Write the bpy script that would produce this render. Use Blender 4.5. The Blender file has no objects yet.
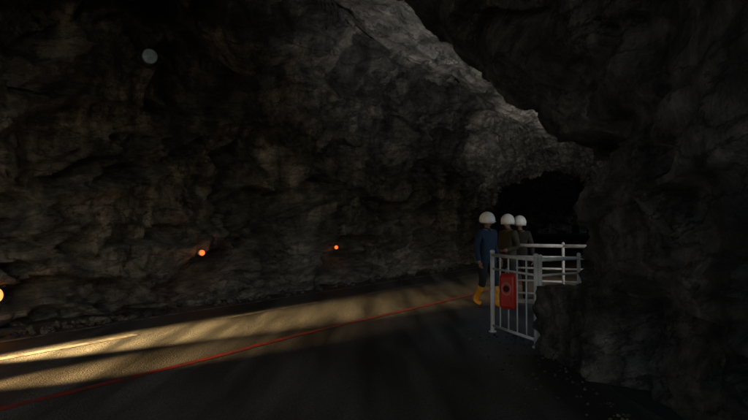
import bpy, bmesh, math, random
import numpy as np
from mathutils import Vector, Matrix, noise
from mathutils.bvhtree import BVHTree
random.seed(4)
scn=bpy.context.scene
COL=scn.collection
# ---------------------------------------------------------------- materials
def mat(name,col,rough=.6,metal=0,emit=None,es=0,var=.25,scale=20,bump=.1):
    m=bpy.data.materials.new(name); m.use_nodes=True
    n=m.node_tree.nodes; l=m.node_tree.links; b=n['Principled BSDF']
    tc=n.new('ShaderNodeTexCoord'); nz=n.new('ShaderNodeTexNoise'); nz.inputs['Scale'].default_value=scale; nz.inputs['Detail'].default_value=6
    l.new(tc.outputs['Object'],nz.inputs['Vector'])
    cr=n.new('ShaderNodeValToRGB'); cr.color_ramp.elements[0].position=.3; cr.color_ramp.elements[1].position=.7
    cr.color_ramp.elements[0].color=[c*(1-var) for c in col]+[1]; cr.color_ramp.elements[1].color=[min(1,c*(1+var*.6)) for c in col]+[1]
    l.new(nz.outputs['Fac'],cr.inputs['Fac']); l.new(cr.outputs['Color'],b.inputs['Base Color'])
    b.inputs['Roughness'].default_value=rough; b.inputs['Metallic'].default_value=metal
    if bump:
        bp=n.new('ShaderNodeBump'); bp.inputs['Strength'].default_value=bump; bp.inputs['Distance'].default_value=.02
        l.new(nz.outputs['Fac'],bp.inputs['Height']); l.new(bp.outputs['Normal'],b.inputs['Normal'])
    if emit:
        b.inputs['Emission Color'].default_value=(*emit,1); b.inputs['Emission Strength'].default_value=es
    return m

def rock_mat(name):
    m=bpy.data.materials.new(name); m.use_nodes=True
    n=m.node_tree.nodes; l=m.node_tree.links; b=n['Principled BSDF']
    geo=n.new('ShaderNodeNewGeometry')
    def nz(s,d=8,r=.6,dist=0,vec=None):
        x=n.new('ShaderNodeTexNoise'); x.inputs['Scale'].default_value=s; x.inputs['Detail'].default_value=d
        x.inputs['Roughness'].default_value=r; x.inputs['Distortion'].default_value=dist
        l.new(vec or geo.outputs['Position'],x.inputs['Vector']); return x
    # bedding: texture space stretched along the dip of the rock
    mb=n.new('ShaderNodeMapping'); mb.vector_type='TEXTURE'; mb.inputs['Rotation'].default_value=(0,math.radians(-24),math.radians(-33)); mb.inputs['Scale'].default_value=(1.0,2.6,.55)
    l.new(geo.outputs['Position'],mb.inputs['Vector'])
    a=nz(.9,10,.66,.2); c=nz(3.6,9,.68,.15,mb.outputs['Vector']); d=nz(30,6,.65)
    mp=n.new('ShaderNodeMapping'); mp.inputs['Scale'].default_value=(1,1,.3); mp.inputs['Rotation'].default_value=(.25,.3,0); l.new(geo.outputs['Position'],mp.inputs['Vector'])
    st=nz(1.9,9,.7,.4,mp.outputs['Vector'])
    v=n.new('ShaderNodeTexVoronoi'); v.feature='DISTANCE_TO_EDGE'; v.inputs['Scale'].default_value=1.9
    wv=n.new('ShaderNodeVectorMath'); wv.operation='ADD'; l.new(mb.outputs['Vector'],wv.inputs[0])
    cs=n.new('ShaderNodeVectorMath'); cs.operation='SCALE'; cs.inputs['Scale'].default_value=.6; l.new(c.outputs['Color'],cs.inputs[0]); l.new(cs.outputs[0],wv.inputs[1])
    l.new(wv.outputs[0],v.inputs['Vector'])
    def ramp(src,st_):
        r=n.new('ShaderNodeValToRGB'); e=r.color_ramp.elements
        e[0].position,e[0].color=st_[0][0],(*st_[0][1],1); e[1].position,e[1].color=st_[-1][0],(*st_[-1][1],1)
        for p,cc in st_[1:-1]:
            q=e.new(p); q.color=(*cc,1)
        l.new(src,r.inputs['Fac']); return r
    r1=ramp(a.outputs['Fac'],[(.34,(.05,.049,.05)),(.48,(.115,.111,.107)),(.57,(.19,.182,.17)),(.68,(.39,.37,.34))])
    r2=ramp(st.outputs['Fac'],[(.38,(.32,.31,.31)),(.52,(1,.98,.95)),(.64,(1.8,1.72,1.6))])
    mx=n.new('ShaderNodeMix'); mx.data_type='RGBA'; mx.blend_type='MULTIPLY'; mx.inputs['Factor'].default_value=1
    l.new(r1.outputs[0],mx.inputs['A']); l.new(r2.outputs[0],mx.inputs['B'])
    r3=ramp(c.outputs['Fac'],[(.38,(.6,.6,.6)),(.6,(1.2,1.18,1.15))])
    mx2=n.new('ShaderNodeMix'); mx2.data_type='RGBA'; mx2.blend_type='MULTIPLY'; mx2.inputs['Factor'].default_value=1
    l.new(mx.outputs['Result'],mx2.inputs['A']); l.new(r3.outputs[0],mx2.inputs['B'])
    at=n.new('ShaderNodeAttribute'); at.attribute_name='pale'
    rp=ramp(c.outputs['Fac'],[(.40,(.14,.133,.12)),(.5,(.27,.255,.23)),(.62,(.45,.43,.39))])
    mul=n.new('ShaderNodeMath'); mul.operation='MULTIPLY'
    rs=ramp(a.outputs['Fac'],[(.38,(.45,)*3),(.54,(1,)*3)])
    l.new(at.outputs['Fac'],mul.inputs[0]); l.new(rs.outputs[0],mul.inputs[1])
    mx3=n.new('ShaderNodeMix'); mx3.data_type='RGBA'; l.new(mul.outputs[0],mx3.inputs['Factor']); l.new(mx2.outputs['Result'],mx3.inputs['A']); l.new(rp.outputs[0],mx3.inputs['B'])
    rc=ramp(v.outputs['Distance'],[(.0,(.25,.25,.25)),(.035,(1,1,1))])
    mx4=n.new('ShaderNodeMix'); mx4.data_type='RGBA'; mx4.blend_type='MULTIPLY'; mx4.inputs['Factor'].default_value=.8
    l.new(mx3.outputs['Result'],mx4.inputs['A']); l.new(rc.outputs[0],mx4.inputs['B'])
    l.new(mx4.outputs['Result'],b.inputs['Base Color'])
    b.inputs['Roughness'].default_value=.7
    def bump(src,dist,prev=None):
        q=n.new('ShaderNodeBump'); q.inputs['Strength'].default_value=1; q.inputs['Distance'].default_value=dist
        l.new(src,q.inputs['Height'])
        if prev: l.new(prev.outputs['Normal'],q.inputs['Normal'])
        return q
    q=bump(c.outputs['Fac'],.24); q=bump(d.outputs['Fac'],.06,q); q=bump(rc.outputs[0],.05,q)
    l.new(q.outputs['Normal'],b.inputs['Normal'])
    return m
ROCK=rock_mat('limestone_rock')

def asphalt():
    m=mat('asphalt',(.05,.05,.05),.62)
    n=m.node_tree.nodes; l=m.node_tree.links; b=n['Principled BSDF']
    geo=n.new('ShaderNodeNewGeometry')
    mp=n.new('ShaderNodeMapping'); mp.inputs['Rotation'].default_value=(0,0,math.radians(35)); mp.inputs['Scale'].default_value=(1.3,.16,1)
    l.new(geo.outputs['Position'],mp.inputs['Vector'])
    a=n.new('ShaderNodeTexNoise'); a.inputs['Scale'].default_value=1.6; a.inputs['Detail'].default_value=7; l.new(mp.outputs[0],a.inputs['Vector'])
    r=n.new('ShaderNodeValToRGB'); e=r.color_ramp.elements; e[0].position=.38; e[0].color=(.034,.033,.032,1); e[1].position=.64; e[1].color=(.14,.135,.125,1)
    l.new(a.outputs['Fac'],r.inputs['Fac'])
    f=n.new('ShaderNodeTexNoise'); f.inputs['Scale'].default_value=60; f.inputs['Detail'].default_value=5; l.new(geo.outputs['Position'],f.inputs['Vector'])
    r2=n.new('ShaderNodeValToRGB'); e=r2.color_ramp.elements; e[0].position=.35; e[0].color=(.5,.5,.5,1); e[1].position=.65; e[1].color=(1.4,1.4,1.4,1)
    l.new(f.outputs['Fac'],r2.inputs['Fac'])
    mx=n.new('ShaderNodeMix'); mx.data_type='RGBA'; mx.blend_type='MULTIPLY'; mx.inputs['Factor'].default_value=1
    l.new(r.outputs[0],mx.inputs['A']); l.new(r2.outputs[0],mx.inputs['B']); l.new(mx.outputs['Result'],b.inputs['Base Color'])
    rr=n.new('ShaderNodeMapRange'); rr.inputs['From Min'].default_value=.35; rr.inputs['From Max'].default_value=.65; rr.inputs['To Min'].default_value=.5; rr.inputs['To Max'].default_value=.75
    l.new(a.outputs['Fac'],rr.inputs['Value']); l.new(rr.outputs[0],b.inputs['Roughness'])
    bp=n.new('ShaderNodeBump'); bp.inputs['Strength'].default_value=.8; bp.inputs['Distance'].default_value=.015
    l.new(f.outputs['Fac'],bp.inputs['Height']); l.new(bp.outputs['Normal'],b.inputs['Normal'])
    return m
ASPH=asphalt()

def paint(name,col,wear=.5,soft=.1):
    m=mat(name,col,.6)
    n=m.node_tree.nodes; l=m.node_tree.links; b=n['Principled BSDF']
    geo=n.new('ShaderNodeNewGeometry')
    a=n.new('ShaderNodeTexNoise'); a.inputs['Scale'].default_value=5; a.inputs['Detail'].default_value=9; a.inputs['Roughness'].default_value=.75
    l.new(geo.outputs['Position'],a.inputs['Vector'])
    r=n.new('ShaderNodeValToRGB'); e=r.color_ramp.elements; e[0].position=wear-soft; e[0].color=(.06,.054,.05,1); e[1].position=wear+soft; e[1].color=(*col,1)
    l.new(a.outputs['Fac'],r.inputs['Fac']); l.new(r.outputs[0],b.inputs['Base Color']); return m

STEEL=mat('galvanised_steel',(.5,.51,.52),.45,.2,scale=8)
WHITEP=mat('white_painted_metal',(.7,.7,.68),.45,scale=6)
REDP=mat('red_paint',(.55,.025,.018),.4,scale=6)
BLACK=mat('black_rubber',(.02,.02,.02),.6)
CONC=mat('concrete',(.2,.195,.185),.85,scale=9,bump=.4)
# ---------------------------------------------------------------- helpers
def obj(name,me,mats=(),parent=None,smooth=False):
    o=bpy.data.objects.new(name,me); COL.objects.link(o)
    for m in mats: me.materials.append(m)
    if smooth:
        for p in me.polygons: p.use_smooth=True
    if parent: o.parent=parent
    return o
def empty(name,loc=(0,0,0),rz=0):
    e=bpy.data.objects.new(name,None); e.empty_display_size=.2; e.location=loc; e.rotation_euler=(0,0,rz); COL.objects.link(e); return e
def bm_obj(name,bm,mats=(),parent=None,smooth=False):
    me=bpy.data.meshes.new(name); bm.to_mesh(me); bm.free(); return obj(name,me,mats,parent,smooth)
def tube(bm,a,b,r,seg=12,r2=None):
    a=Vector(a);b=Vector(b); d=b-a
    M=Matrix.Translation((a+b)/2)@d.to_track_quat('Z','Y').to_matrix().to_4x4()
    bmesh.ops.create_cone(bm,cap_ends=True,segments=seg,radius1=r,radius2=r if r2 is None else r2,depth=d.length,matrix=M)
def box(bm,c,s,rz=0,bev=0):
    M=Matrix.Translation(c)@Matrix.Rotation(rz,4,'Z')@Matrix.Diagonal((*s,1))
    g=bmesh.ops.create_cube(bm,size=1,matrix=M)
    if bev:
        es={e for v in g['verts'] for e in v.link_edges}
        bmesh.ops.bevel(bm,geom=list(es),offset=bev,segments=3,affect='EDGES',profile=.5)
def sph(bm,c,s,u=20,v=12):
    bmesh.ops.create_uvsphere(bm,u_segments=u,v_segments=v,radius=1,matrix=Matrix.Translation(c)@Matrix.Diagonal((*s,1)))

# ---------------------------------------------------------------- tunnel shell
SEC=[ # Lx,Ly, Rx,Ry, H
 (-17,-9, 3.6,-11, 6.6),(-14,-4.6, 3.2,-6, 6.5),(-10.9,.15, 2.7,-1, 6.3),(-8,4.6, 2.35,2.5, 6.0),(-5.4,8.5, 2.15,5.6, 5.7),
 (-4.6,9.8, 2.25,6.5, 5.6),(-3.9,10.9, 4.6,7.4, 5.7),(-1,15.1, 6.0,11.5, 5.7),(3.66,22.4, 10,19, 5.6),(5.2,27.5, 12.3,26, 5.5),
 (5.75,31, 11.9,30.2, 4.5),(5.0,34.5, 14.5,34.5, 6.5),(7,45,19,45,7),(12,62,24,60,7),(19,80,32,76,7),(30,92,42,84,6),(44,98,48,86,5)]
SEC=np.array(SEC,float)
def cr(P,k):
    i=int(min(max(math.floor(k),0),len(P)-2)); f=k-i
    p0=P[max(i-1,0)];p1=P[i];p2=P[i+1];p3=P[min(i+2,len(P)-1)]
    return .5*((2*p1)+(p2-p0)*f+(2*p0-5*p1+4*p2-p3)*f*f+(3*p1-p0-3*p2+p3)*f**3)
ks=[];k=1.0
while k<len(SEC)-1:
    ks.append(k); i=int(k); Ls=max(math.hypot(*(SEC[i+1,:2]-SEC[i,:2])),math.hypot(*(SEC[i+1,2:4]-SEC[i,2:4])))
    step=.055 if 3.2<k<7 else (.07 if 7<=k<10.2 else .3)
    if 2.2<k<=3.2: step=.1
    k+=step/Ls
ks.append(len(SEC)-1.0001)
NT=350
ts=np.linspace(0,1,NT)
th=math.pi*(1-ts); cth=np.cos(th); sth=np.sin(th)
U0=.5+.5*np.sign(cth)*np.abs(cth)**.76; Z0=np.maximum(sth,0)**.9
poly=np.array([(.5,1.0),(.61,.94),(.795,.755),(.955,.58),(.99,.44),(1.0,.15),(1.0,0)])
seg=np.r_[0,np.cumsum(np.hypot(np.diff(poly[:,0])*1.3,np.diff(poly[:,1])))]; seg/=seg[-1]
tt=np.clip((ts-.5)*2,0,1)
U1=np.where(ts>.5,np.interp(tt,seg,poly[:,0]),U0); Z1=np.where(ts>.5,np.interp(tt,seg,poly[:,1]),Z0)
def sstep(a,b,x):
    t=min(max((x-a)/(b-a),0),1); return t*t*(3-2*t)
P=np.zeros((len(ks),NT,3))
for a,k in enumerate(ks):
    sL=cr(SEC,k); i=int(k); f=k-i; g=f
    R=SEC[i,2:4]*(1-g)+SEC[i+1,2:4]*g
    L=sL[:2]; H=SEC[i,4]*(1-g)+SEC[i+1,4]*g
    wgt=sstep(2.5,4.2,k)*(1-sstep(5.15,5.7,k))
    u=U0*(1-wgt)+U1*wgt; z=H*(Z0*(1-wgt)+Z1*wgt)-.35
    P[a,:,0]=L[0]*(1-u)+R[0]*u; P[a,:,1]=L[1]*(1-u)+R[1]*u; P[a,:,2]=z
gs=np.gradient(P,axis=0); gt=np.gradient(P,axis=1)
N=np.cross(gs,gt); N/= (np.linalg.norm(N,axis=2,keepdims=True)+1e-9)
mid=P.mean(axis=1,keepdims=True); sg=np.sign(((mid-P)*N).sum(axis=2,keepdims=True)); N*=np.where(sg==0,1,sg)
pale=np.zeros((len(ks),NT))
NS,NA=len(ks),NT
V=[]
# bedding frame: long axis follows the tunnel, layers dip to the left
ex=Vector((.545,.838,.06)).normalized(); ez=Vector((-.35,.15,1)); ez=(ez-ex*ez.dot(ex)).normalized(); ey=ez.cross(ex)
for a in range(NS):
    k=ks[a]
    for b in range(NA):
        p=Vector(P[a,b]); t=ts[b]
        w=Vector((noise.noise(p*.7),noise.noise(p*.7+Vector((9,3,1))),noise.noise(p*.7+Vector((2,8,5)))))
        q=p+w*.5
        s_=Vector((q.dot(ex)*.45,q.dot(ey),q.dot(ez)*1.5))
        big=noise.noise(p*.33+Vector((3,1,7)))*.42
        d1,c1=noise.voronoi(s_*.75)
        d2,c2=noise.voronoi(s_*1.9+Vector((4,4,4)))
        # stepped blocks: every cell stands at its own depth with a tilted face
        n1=noise.cell(c1[0]*3.1)-.5; n2=noise.cell(c2[0]*5.3)-.5
        e1=min(1,(d1[1]-d1[0])*7); e2=min(1,(d2[1]-d2[0])*6)
        r1=s_*.75-c1[0]; r2=s_*1.9+Vector((4,4,4))-c2[0]
        crag=n1*.42*e1+(r1.x*n2+r1.z*n1)*.35*e1
        small=n2*.20*e2+(r2.z*n1+r2.y*n2)*.19*e2
        fr=noise.fractal(q*3.0,.7,2.1,5)*.095
        tw=t+.022*noise.noise(p*.55)
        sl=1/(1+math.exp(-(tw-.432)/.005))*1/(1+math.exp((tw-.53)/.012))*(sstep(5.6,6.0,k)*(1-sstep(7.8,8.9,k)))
        D=big+(crag+small+fr)*(1-.7*sl)+.32*sl
        if b>NA*.55 and 3.0<k<5.6: D*=.55
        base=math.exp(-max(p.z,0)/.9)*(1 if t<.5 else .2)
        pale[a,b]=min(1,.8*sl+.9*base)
        v=Vector(N[a,b])*D; 
        V.append((p.x+v.x,p.y+v.y,p.z+v.z*.9))
F=[]
for a in range(NS-1):
    for b in range(NA-1):
        if 6.15<ks[a]<7.15 and ts[b]>.5:
            zz=P[a,b,2]
            if .25<zz<3.3: continue
        i=a*NA+b; F.append((i,i+1,i+NA+1,i+NA))
me=bpy.data.meshes.new('rock_tunnel'); me.from_pydata(V,[],F); me.update()
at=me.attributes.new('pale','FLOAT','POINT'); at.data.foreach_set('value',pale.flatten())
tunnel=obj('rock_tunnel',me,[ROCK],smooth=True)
bvh=BVHTree.FromPolygons([Vector(v) for v in V],F)

def sweep_strip(name,off0,off1,z,m,k0=1.2,k1=10.5,n=260,dash=None):
    vs=[];fs=[];acc=0;prev=None
    for i in range(n+1):
        k=k0+(k1-k0)*i/n; A=cr(SEC,k)[:2]; B=cr(SEC,k+.05)[:2]; d=B-A; d/=np.linalg.norm(d)+1e-9; nn=np.array((d[1],-d[0]))
        if prev is not None: acc+=float(np.linalg.norm(A-prev))
        prev=A
        for o in (off0,off1):
            q=A+nn*o; vs.append((q[0],q[1],z))
        if i and (dash is None or acc%(dash[0]+dash[1])<dash[0]): fs.append((2*i-2,2*i-1,2*i+1,2*i))
    me=bpy.data.meshes.new(name); me.from_pydata(vs,[],fs); return obj(name,me,[m])
# ---------------------------------------------------------------- ground and road
bm=bmesh.new(); bmesh.ops.create_grid(bm,x_segments=4,y_segments=4,size=400)
bm_obj('ground',bm,[mat('gravel_ground',(.06,.058,.055),.9,scale=30,bump=.6)])
vs=[];fs=[]
n=240
for i in range(n+1):
    k=15.5*i/n; A=cr(SEC,k)[:2]; ii=int(k);f=k-ii; R=SEC[ii,2:4]*(1-f)+SEC[ii+1,2:4]*f
    W=R-A
    for u in (-.05,1.02): vs.append((A[0]+W[0]*u,A[1]+W[1]*u,.004))
    if i: fs.append((2*i-2,2*i-1,2*i+1,2*i))
me=bpy.data.meshes.new('road'); me.from_pydata(vs,[],fs); obj('road',me,[ASPH])
sweep_strip('white_edge_line',.62,.72,.009,paint('worn_white_paint',(.42,.41,.38),.52))
sweep_strip('white_dashed_line',1.66,1.80,.009,paint('worn_white_paint',(.32,.30,.26),.52,.16),n=900,dash=(2.6,1.7))
sweep_strip('taillight_streak',3.68,3.79,.009,paint('taillight_red',(.55,.02,.012),.53,.16))  # red taillight trail put into the road colour as a broken strip
bm=bmesh.new()
for i in range(420):
    k=random.uniform(3,9); A=cr(SEC,k)[:2]; B=cr(SEC,k+.05)[:2]; d=B-A; d/=np.linalg.norm(d); nn=np.array((d[1],-d[0]))
    q=A+nn*(random.uniform(.05,.55)); r=random.uniform(.015,.08)
    g=bmesh.ops.create_icosphere(bm,subdivisions=1,radius=r,matrix=Matrix.Translation((q[0],q[1],r*.5))@Matrix.Rotation(random.random()*6,4,'Z')@Matrix.Diagonal((1,random.uniform(.6,1),.7,1)))
    for v in g['verts']: v.co+=Vector([random.uniform(-.25,.25)*r for _ in range(3)])
for i in range(160):
    y=random.uniform(4.5,8.8); x=2.2-random.random()**2*.8-.1; r=random.uniform(.006,.02)
    g=bmesh.ops.create_icosphere(bm,subdivisions=1,radius=r,matrix=Matrix.Translation((x,y,r*.5)))
    for v in g['verts']: v.co+=Vector([random.uniform(-.3,.3)*r for _ in range(3)])
bm_obj('rock_rubble',bm,[ROCK])
bm=bmesh.new(); box(bm,(2.52,7.0,.42),(.95,.85,.9),.25)
bmesh.ops.subdivide_edges(bm,edges=bm.edges[:],cuts=40,use_grid_fill=True)
bm.normal_update()
for v in bm.verts:
    p=v.co.copy(); w=Vector((noise.noise(p*1.5),noise.noise(p*1.5+Vector((5,5,5))),0))*.4
    d,_=noise.voronoi((p+w)*3); 
    c=(p-Vector((2.52,7.0,.35))); 
    v.co+=c.normalized()*((d[1]-d[0])*.12-.07+noise.fractal(p*3,1,2,4)*.07)
bm_obj('rock_parapet',bm,[ROCK],smooth=True)

# ---------------------------------------------------------------- fences
def railing(name,pts,h,rails,vbars,m,post_r=.028,kerb=True):
    root=empty(name,(0,0,0))
    bm=bmesh.new()
    for p in pts:
        tube(bm,(p[0],p[1],0),(p[0],p[1],h+.04),post_r); sph(bm,(p[0],p[1],h+.045),(post_r*1.15,)*3,12,8)
        tube(bm,(p[0],p[1],.0),(p[0],p[1],.02),.055)
    bm_obj('posts',bm,[m],root,True)
    bm=bmesh.new()
    for a,b in zip(pts[:-1],pts[1:]):
        for z,r in rails: tube(bm,(*a,z),(*b,z),r,10)
    bm_obj('rails',bm,[m],root,True)
    bm=bmesh.new()
    for (a,b),nb in zip(zip(pts[:-1],pts[1:]),vbars):
        for i in range(1,nb):
            x=a[0]+(b[0]-a[0])*i/nb; y=a[1]+(b[1]-a[1])*i/nb
            tube(bm,(x,y,rails[-1][0]),(x,y,h),.011,8)
    if bm.verts: bm_obj('bars',bm,[m],root,True)
    else: bm.free()
    if kerb:
        bm=bmesh.new()
        for a,b in zip(pts[:-1],pts[1:]):
            L=math.hypot(b[0]-a[0],b[1]-a[1]); box(bm,((a[0]+b[0])/2,(a[1]+b[1])/2,.035),(L+.1,.12,.09),math.atan2(b[1]-a[1],b[0]-a[0]),.015)
        bm_obj('kerb',bm,[CONC],root)
    return root
railing('metal_railing',[(1.74,8.65),(2.08,7.55)],1.13,[(1.13,.026),(.93,.016),(.1,.02)],[5],WHITEP,.032,False)
railing('metal_railing',[(2.12,7.5),(2.75,7.9),(3.4,8.3)],1.13,[(1.13,.024),(.93,.016),(.72,.016),(.5,.016),(.2,.016)],[1,1],WHITEP,.024,False)
railing('metal_railing',[(2.75,11.9),(3.7,11.5),(4.9,11.0)],1.15,[(1.15,.035),(.93,.02),(.7,.02),(.45,.02),(.2,.02)],[1,1],WHITEP)

root=empty('fire_extinguisher_box',(1.86,8.12,.66),math.atan2(7.55-8.65,2.08-1.74)+math.radians(38))
bm=bmesh.new(); box(bm,(0,0,0),(.24,.16,.50),0,.06); bm_obj('case',bm,[REDP],root,True)
bm=bmesh.new(); box(bm,(0,-.082,0),(.16,.012,.40),0,.004); box(bm,(.06,-.1,-.1),(.02,.03,.07),0,.004); bm_obj('door',bm,[REDP],root)
bm=bmesh.new()
rr=[]
for i in range(32):
    a=i/32*2*math.pi; rr.append((bm.verts.new((math.cos(a)*.072,-.093,.04+math.sin(a)*.09)),bm.verts.new((math.cos(a)*.055,-.093,.04+math.sin(a)*.07))))
for i in range(32): bm.faces.new((rr[i][0],rr[i][1],rr[(i+1)%32][1],rr[(i+1)%32][0]))
bm_obj('ring_symbol',bm,[mat('faded_sticker',(.4,.2,.17),.5)],root)
bm=bmesh.new(); tube(bm,(0,-.093,.04),(0,-.0915,.04),.045,24); bm_obj('window',bm,[mat('dark_glass',(.05,.01,.01),.15)],root)
bm=bmesh.new(); tube(bm,(-.08,.05,.2),(-.08,.13,.3),.008); tube(bm,(.08,.05,.2),(.08,.13,.3),.008); bm_obj('hooks',bm,[STEEL],root)

# ---------------------------------------------------------------- people
SKIN=mat('skin',(.26,.15,.11),.55); HAIR=mat('dark_hair',(.03,.02,.015),.7); HELM=mat('white_helmet_plastic',(.85,.85,.83),.35,bump=0,var=.04)
EYE=mat('eye_dark',(.02,.015,.01),.2); LIP=mat('lips',(.3,.11,.09),.5)
def skinned(verts,edges,radii,sub=2):
    me=bpy.data.meshes.new('tmp'); me.from_pydata(verts,edges,[]); o=bpy.data.objects.new('tmp',me); COL.objects.link(o)
    s=o.modifiers.new('s','SKIN'); s.use_smooth_shade=True
    for v,r in zip(me.skin_vertices[0].data,radii): v.radius=r if isinstance(r,tuple) else (r,r)
    me.skin_vertices[0].data[0].use_root=True
    b=o.modifiers.new('b','SUBSURF'); b.levels=sub; b.render_levels=sub
    dg=bpy.context.evaluated_depsgraph_get(); dg.update()
    m2=bpy.data.meshes.new_from_object(o.evaluated_get(dg)); bpy.data.objects.remove(o); return m2
def person(loc,rz,jacket,trouser,boot,arms,legs,turn=0,h=1.0):
    root=empty('person_in_helmet',loc,rz); root.scale=(h,h,h)
    (le,lw),(re_,rw)=arms; (lk,la),(rk,ra)=legs
    J={'pel':(0,0,.96),'sp':(0,.0,1.13),'ch':(0,.01,1.32),'nk':(0,0,1.47),'hd':(0,.015,1.56),
       'ls':(-.18,0,1.41),'le':le,'lw':lw,'rs':(.18,0,1.41),'re':re_,'rw':rw,
       'lh':(-.1,0,.90),'lk':lk,'la':la,'rh':(.1,0,.90),'rk':rk,'ra':ra}
    J['lt']=(la[0]-.015,la[1]+.16,la[2]-.045); J['rt']=(ra[0]+.015,ra[1]+.16,ra[2]-.045)
    J['lp']=tuple(Vector(lw)+(Vector(lw)-Vector(le)).normalized()*.07); J['rp']=tuple(Vector(rw)+(Vector(rw)-Vector(re_)).normalized()*.07)
    J['lb']=tuple(Vector(la).lerp(Vector(lk),.8)); J['rb']=tuple(Vector(ra).lerp(Vector(rk),.8))
    R={'pel':(.165,.12),'sp':(.16,.12),'ch':(.185,.13),'nk':.065,'hd':.06,'ls':.09,'le':.06,'lw':.045,'rs':.09,'re':.06,'rw':.045,
       'lh':.105,'lk':.075,'la':.058,'rh':.105,'rk':.075,'ra':.058,'lt':.042,'rt':.042,'lp':(.034,.02),'rp':(.034,.02),'lb':.072,'rb':.072}
    E=[('pel','sp',0),('sp','ch',0),('ch','nk',0),('nk','hd',3),('ch','ls',0),('ls','le',0),('le','lw',0),('ch','rs',0),('rs','re',0),('re','rw',0),
       ('lw','lp',3),('rw','rp',3),('pel','lh',1),('lh','lk',1),('lk','lb',1),('lb','la',2),('la','lt',2),('pel','rh',1),('rh','rk',1),('rk','rb',1),('rb','ra',2),('ra','rt',2)]
    names=list(J); idx={n_:i for i,n_ in enumerate(names)}
    me=skinned([J[n_] for n_ in names],[(idx[a],idx[b]) for a,b,_ in E],[R[n_] for n_ in names])
    for m in (jacket,trouser,boot,SKIN): me.materials.append(m)
    for v in me.vertices:   # cloth folds
        if .2<v.co.z<1.45: v.co+=v.normal*noise.noise(Vector((v.co.x*9,v.co.y*9,v.co.z*14)))*.014
    for p in me.polygons:
        c=p.center; best=9;bi=0
        for a,b,mi in E:
            A=Vector(J[a]);B=Vector(J[b]); t=max(0,min(1,(c-A).dot(B-A)/(B-A).length_squared)); d=(c-A.lerp(B,t)).length
            if d<best-1e-4: best=d;bi=mi
        if bi==1 and c.z>.84: bi=0
        p.material_index=bi; p.use_smooth=True
    obj('body',me,[],root)
    for s,w,e in (('l',J['lw'],J['le']),('r',J['rw'],J['re'])):
        W=Vector(w); d=(W-Vector(e)).normalized(); side=Vector((0,1,0)) - d*d.y; side.normalize(); inn=d.cross(side)*(1 if s=='l' else -1)
        base=W+d*.075
        for fi,(o_,ln) in enumerate(((.026,.068),(.009,.078),(-.009,.072),(-.026,.056))):
            a=base+side*o_; b=a+d*ln*.45+inn*.006; c=b+d*ln*.3+inn*.016; e2=c+d*ln*.2+inn*.02
            obj('finger_%d'%fi,skinned([tuple(x) for x in (a-d*.02,a,b,c,e2)],[(0,1),(1,2),(2,3),(3,4)],[.009,.009,.0085,.008,.0065],1),[SKIN],root)
        a=W+d*.03+side*.022; b=a+side*.022+d*.025; c=b+d*.028+side*.006
        obj('thumb',skinned([tuple(x) for x in (a,b,c)],[(0,1),(1,2)],[.012,.0105,.008],1),[SKIN],root)
    hd=empty('head',(0,.02,1.645),turn); hd.parent=root
    bm=bmesh.new(); sph(bm,(0,0,0),(.076,.095,.118),28,20)
    for v in bm.verts:
        if v.co.z<-.02: v.co.x*=1-.28*(-(v.co.z+.02)/.1); v.co.y+=.012*(-(v.co.z+.02)/.1)
        if v.co.y>.05 and abs(v.co.x)<.045 and .0<v.co.z<.03: v.co.y-=.008
    sph(bm,(0,.1,-.022),(.013,.02,.024),12,8)
    sph(bm,(-.078,-.005,-.008),(.012,.02,.032),10,8); sph(bm,(.078,-.005,-.008),(.012,.02,.032),10,8)
    bm_obj('face',bm,[SKIN],hd,True)
    bm=bmesh.new(); sph(bm,(-.03,.082,.008),(.012,.008,.007),10,8); sph(bm,(.03,.082,.008),(.012,.008,.007),10,8); bm_obj('eyes',bm,[EYE],hd,True)
    bm=bmesh.new(); sph(bm,(0,.094,-.06),(.024,.008,.007),12,8); bm_obj('mouth',bm,[LIP],hd,True)
    bm=bmesh.new(); sph(bm,(0,-.022,.012),(.084,.09,.1),20,14); bm_obj('hair',bm,[HAIR],hd,True)
    bm=bmesh.new(); sph(bm,(0,-.005,.02),(.135,.152,.15),32,20)
    bmesh.ops.delete(bm,geom=[v for v in bm.verts if v.co.z<-.045],context='VERTS')
    tube(bm,(0,0,-.045),(0,0,-.033),.136,32,.133); box(bm,(0,.115,-.018),(.12,.075,.012),0,.005)
    bm_obj('helmet',bm,[HELM],hd,True)
    bm=bmesh.new(); tube(bm,(0,0,1.44),(0,.01,1.515),.088,20,.07); bm_obj('collar',bm,[jacket],root,True)
    return root
BLUE=mat('blue_jacket',(.006,.022,.06),.8,scale=12,bump=.4); NAVY=mat('dark_trousers',(.012,.013,.018),.85); YEL=mat('yellow_boots',(.7,.30,.02),.5)
OLV=mat('olive_jacket',(.04,.032,.017),.8,bump=.4); GRY=mat('grey_jacket',(.018,.017,.015),.8,bump=.4); DK=mat('dark_boots',(.02,.02,.02),.6)
straight=(((-.11,.02,.5),(-.11,.0,.1)),((.11,.03,.5),(.12,.02,.1)))
hang=(((-.25,-.03,1.13),(-.27,.07,.89)),((.25,-.03,1.13),(.27,.07,.89)))
bent=(((-.25,-.03,1.13),(-.17,.2,1.08)),((.25,-.03,1.13),(.26,.08,.89)))
stride=(((-.1,.12,.5),(-.1,.14,.1)),((.1,.0,.5),(.1,-.2,.13)))
person((2.13,11.1,0),math.radians(215),BLUE,NAVY,YEL,hang,stride,.3,1.0)
person((2.72,11.9,0),math.radians(120),OLV,NAVY,DK,bent,straight,.2,.985)
person((3.04,12.25,0),math.radians(160),GRY,NAVY,DK,hang,straight,-.4,.97)

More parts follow.
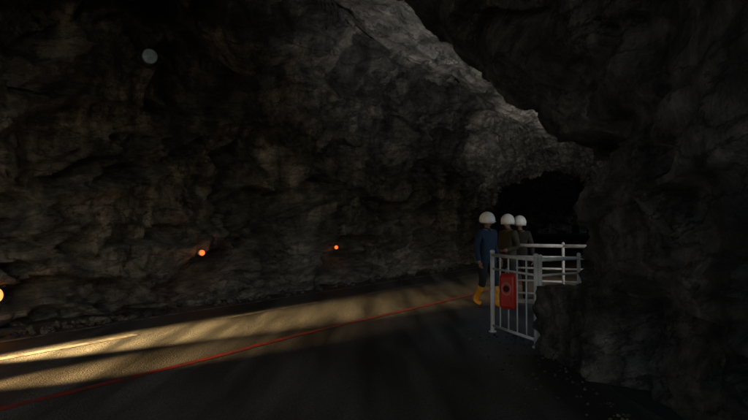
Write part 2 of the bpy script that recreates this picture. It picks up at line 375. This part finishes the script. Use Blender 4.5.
# ---------------------------------------------------------------- wall lamps
AMB=mat('amber_lens',(.8,.25,.05),.3,emit=(1,.16,.03),es=1.3,bump=0)
AMB2=mat('warm_lens',(.9,.5,.2),.3,emit=(1,.42,.1),es=1.3,bump=0)
ORB=mat('pale_orb',(.13,.17,.17),.4,emit=(.45,.62,.62),es=.022,var=.6,scale=14)
def wall_lamp(name,src,tgt,r,m,glow=None,stretch=1,flat=.8,out=.1):
    s=Vector(src); d=(Vector(tgt)-s).normalized(); hit,nn,_,_=bvh.ray_cast(s,d)
    if hit is None: print('NOHIT',name); return
    ax=-d; ax.z*=.2; ax.normalize()
    root=empty(name,hit+ax*out); root.rotation_euler=ax.to_track_quat('Z','Y').to_euler()
    bm=bmesh.new(); tube(bm,(0,0,-out-.1),(0,0,.03),r*1.08,24); bm_obj('backplate',bm,[STEEL if m is not ORB else BLACK],root,True)
    bm=bmesh.new(); sph(bm,(0,0,.03),(r,r*stretch,r*flat),24,14); bm_obj('lens',bm,[m],root,True)
    if glow:
        L=bpy.data.lights.new('bulb','POINT'); L.energy=glow; L.color=(1,.35,.1); L.shadow_soft_size=.05
        o=bpy.data.objects.new('bulb',L); COL.objects.link(o); o.parent=root; o.location=(0,0,.2)
wall_lamp('amber_wall_lamp',(-.5,7,1.02),(-3.7,12.0,1.02),.055,AMB,1.0)
wall_lamp('amber_wall_lamp',(-.4,6.2,1.35),(-.97,15.1,.98),.05,AMB,.5)
wall_lamp('amber_wall_lamp',(-2.6,4.6,.66),(-5.4,8.42,.56),.09,AMB2,1.0,1.2)
wall_lamp('pale_orb_disc',(-.8,4.5,2.9),(-4.0,10.0,4.4),.115,ORB,None,1,.3,.22)  # pale orb spot built as a faintly glowing disc on the rock

# ---------------------------------------------------------------- car (outside the left edge, headlights on)
hdg=math.atan2(.835,.55)
car=empty('passing_car',(-6.75,3.0,0),hdg)
CARP=mat('dark_car_paint',(.03,.035,.05),.3,.4,bump=0)
prof=[(-2.0,.35),(-2.05,.6),(-1.95,.92),(-1.5,.98),(-1.0,1.38),(.2,1.42),(.85,1.02),(1.75,.88),(2.02,.68),(2.05,.38),(1.7,.25),(-1.7,.25)]
bm=bmesh.new(); f0=[bm.verts.new((x,-.82*(1 if z<1.1 else .8),z)) for x,z in prof]; f1=[bm.verts.new((x,.82*(1 if z<1.1 else .8),z)) for x,z in prof]
bm.faces.new(f0); bm.faces.new(f1[::-1])
for i in range(len(prof)): bm.faces.new((f0[i],f1[i],f1[(i+1)%len(prof)],f0[(i+1)%len(prof)]))
bmesh.ops.recalc_face_normals(bm,faces=bm.faces[:]); bmesh.ops.bevel(bm,geom=bm.edges[:],offset=.05,segments=3,affect='EDGES'); bm_obj('body',bm,[CARP],car,True)
bm=bmesh.new()
for x in (-1.3,1.3):
    for y in (-.78,.78): tube(bm,(x,y-.11,.31),(x,y+.11,.31),.31,28)
bm_obj('wheels',bm,[BLACK],car,True)
GL=mat('car_glass',(.02,.02,.025),.08,bump=0)
bm=bmesh.new()
for s in (-1,1):
    vs_=[bm.verts.new(q) for q in ((-1.25,s*.79,1.03),(.55,s*.79,1.05),(.12,s*.69,1.35),(-.93,s*.69,1.32))]; bm.faces.new(vs_)
vs_=[bm.verts.new(q) for q in ((.83,-.7,1.06),(.83,.7,1.06),(.28,.58,1.41),(.28,-.58,1.41))]; bm.faces.new(vs_)
bm_obj('windows',bm,[GL],car)
HL=mat('headlamp_lens',(.9,.8,.6),.2,emit=(1,.75,.4),es=6,bump=0)
bm=bmesh.new()
for y in (-.62,.62): sph(bm,(2.03,y,.66),(.05,.13,.08),16,10)
bm_obj('headlamps',bm,[HL],car,True)
def spot(name,parent,loc,tgt,e,col,ang,blend,size=.06):
    L=bpy.data.lights.new(name,'SPOT'); L.energy=e; L.color=col; L.spot_size=math.radians(ang); L.spot_blend=blend; L.shadow_soft_size=size
    o=bpy.data.objects.new(name,L); COL.objects.link(o)
    if parent: o.parent=parent
    o.location=loc; o.rotation_euler=(Vector(tgt)-Vector(loc)).to_track_quat('-Z','Y').to_euler(); return o
spot('headlight_beam',car,(2.15,.62,.66),(7.2,-.35,0),19000,(1,.66,.28),20,1)
spot('headlight_beam',car,(2.15,-.62,.66),(5.2,-1.3,0),2600,(1,.62,.25),20,1)

# ---------------------------------------------------------------- added fill light, unseen behind the pillar, brightens ceiling and people
fl=empty('added_fill_light',(3.55,7.25,0),math.radians(60))
bm=bmesh.new()
for i in range(3):
    a=i*2*math.pi/3; tube(bm,(math.cos(a)*.4,math.sin(a)*.4,.02),(0,0,.8),.014,8)
tube(bm,(0,0,.75),(0,0,1.35),.016,10); bm_obj('added_fill_tripod',bm,[STEEL],fl)
bm=bmesh.new(); box(bm,(0,0,1.45),(.26,.1,.2),0,.015); bm_obj('added_fill_housing',bm,[BLACK],fl)
spot('added_fill_spot',None,(3.45,7.45,1.6),(3.0,11.8,7.0),900,(1,.98,.94),102,1,.12)
spot('added_fill_spot',None,(3.55,7.5,1.6),(7.6,25.5,6.4),3400,(1,.95,.86),34,1,.12)

# ---------------------------------------------------------------- world, sun
w=bpy.data.worlds.new('World'); scn.world=w; w.use_nodes=True
nt=w.node_tree; bg=nt.nodes['Background']; sky=nt.nodes.new('ShaderNodeTexSky'); sky.sky_type='NISHITA'; sky.sun_disc=False
sdir=Vector((1.5,-5.0,2.4)).normalized()
sky.sun_elevation=math.asin(sdir.z); sky.sun_rotation=math.atan2(sdir.x,sdir.y)
nt.links.new(sky.outputs[0],bg.inputs[0]); bg.inputs[1].default_value=.14
S=bpy.data.lights.new('sun','SUN'); S.energy=.2; S.angle=math.radians(25); S.color=(1,.97,.93)
o=bpy.data.objects.new('sun',S); COL.objects.link(o); o.rotation_euler=sdir.to_track_quat('Z','Y').to_euler()
# ---------------------------------------------------------------- camera
c=bpy.data.cameras.new('camera'); cam=bpy.data.objects.new('camera',c); COL.objects.link(cam); scn.camera=cam
cam.location=(0,0,1.6); cam.rotation_euler=(math.radians(90+1.27),0,0); c.lens=28.25; c.sensor_width=36; c.clip_end=1500; c.clip_start=.05
scn.view_settings.view_transform='Standard'; scn.view_settings.look='None'; scn.view_settings.exposure=0
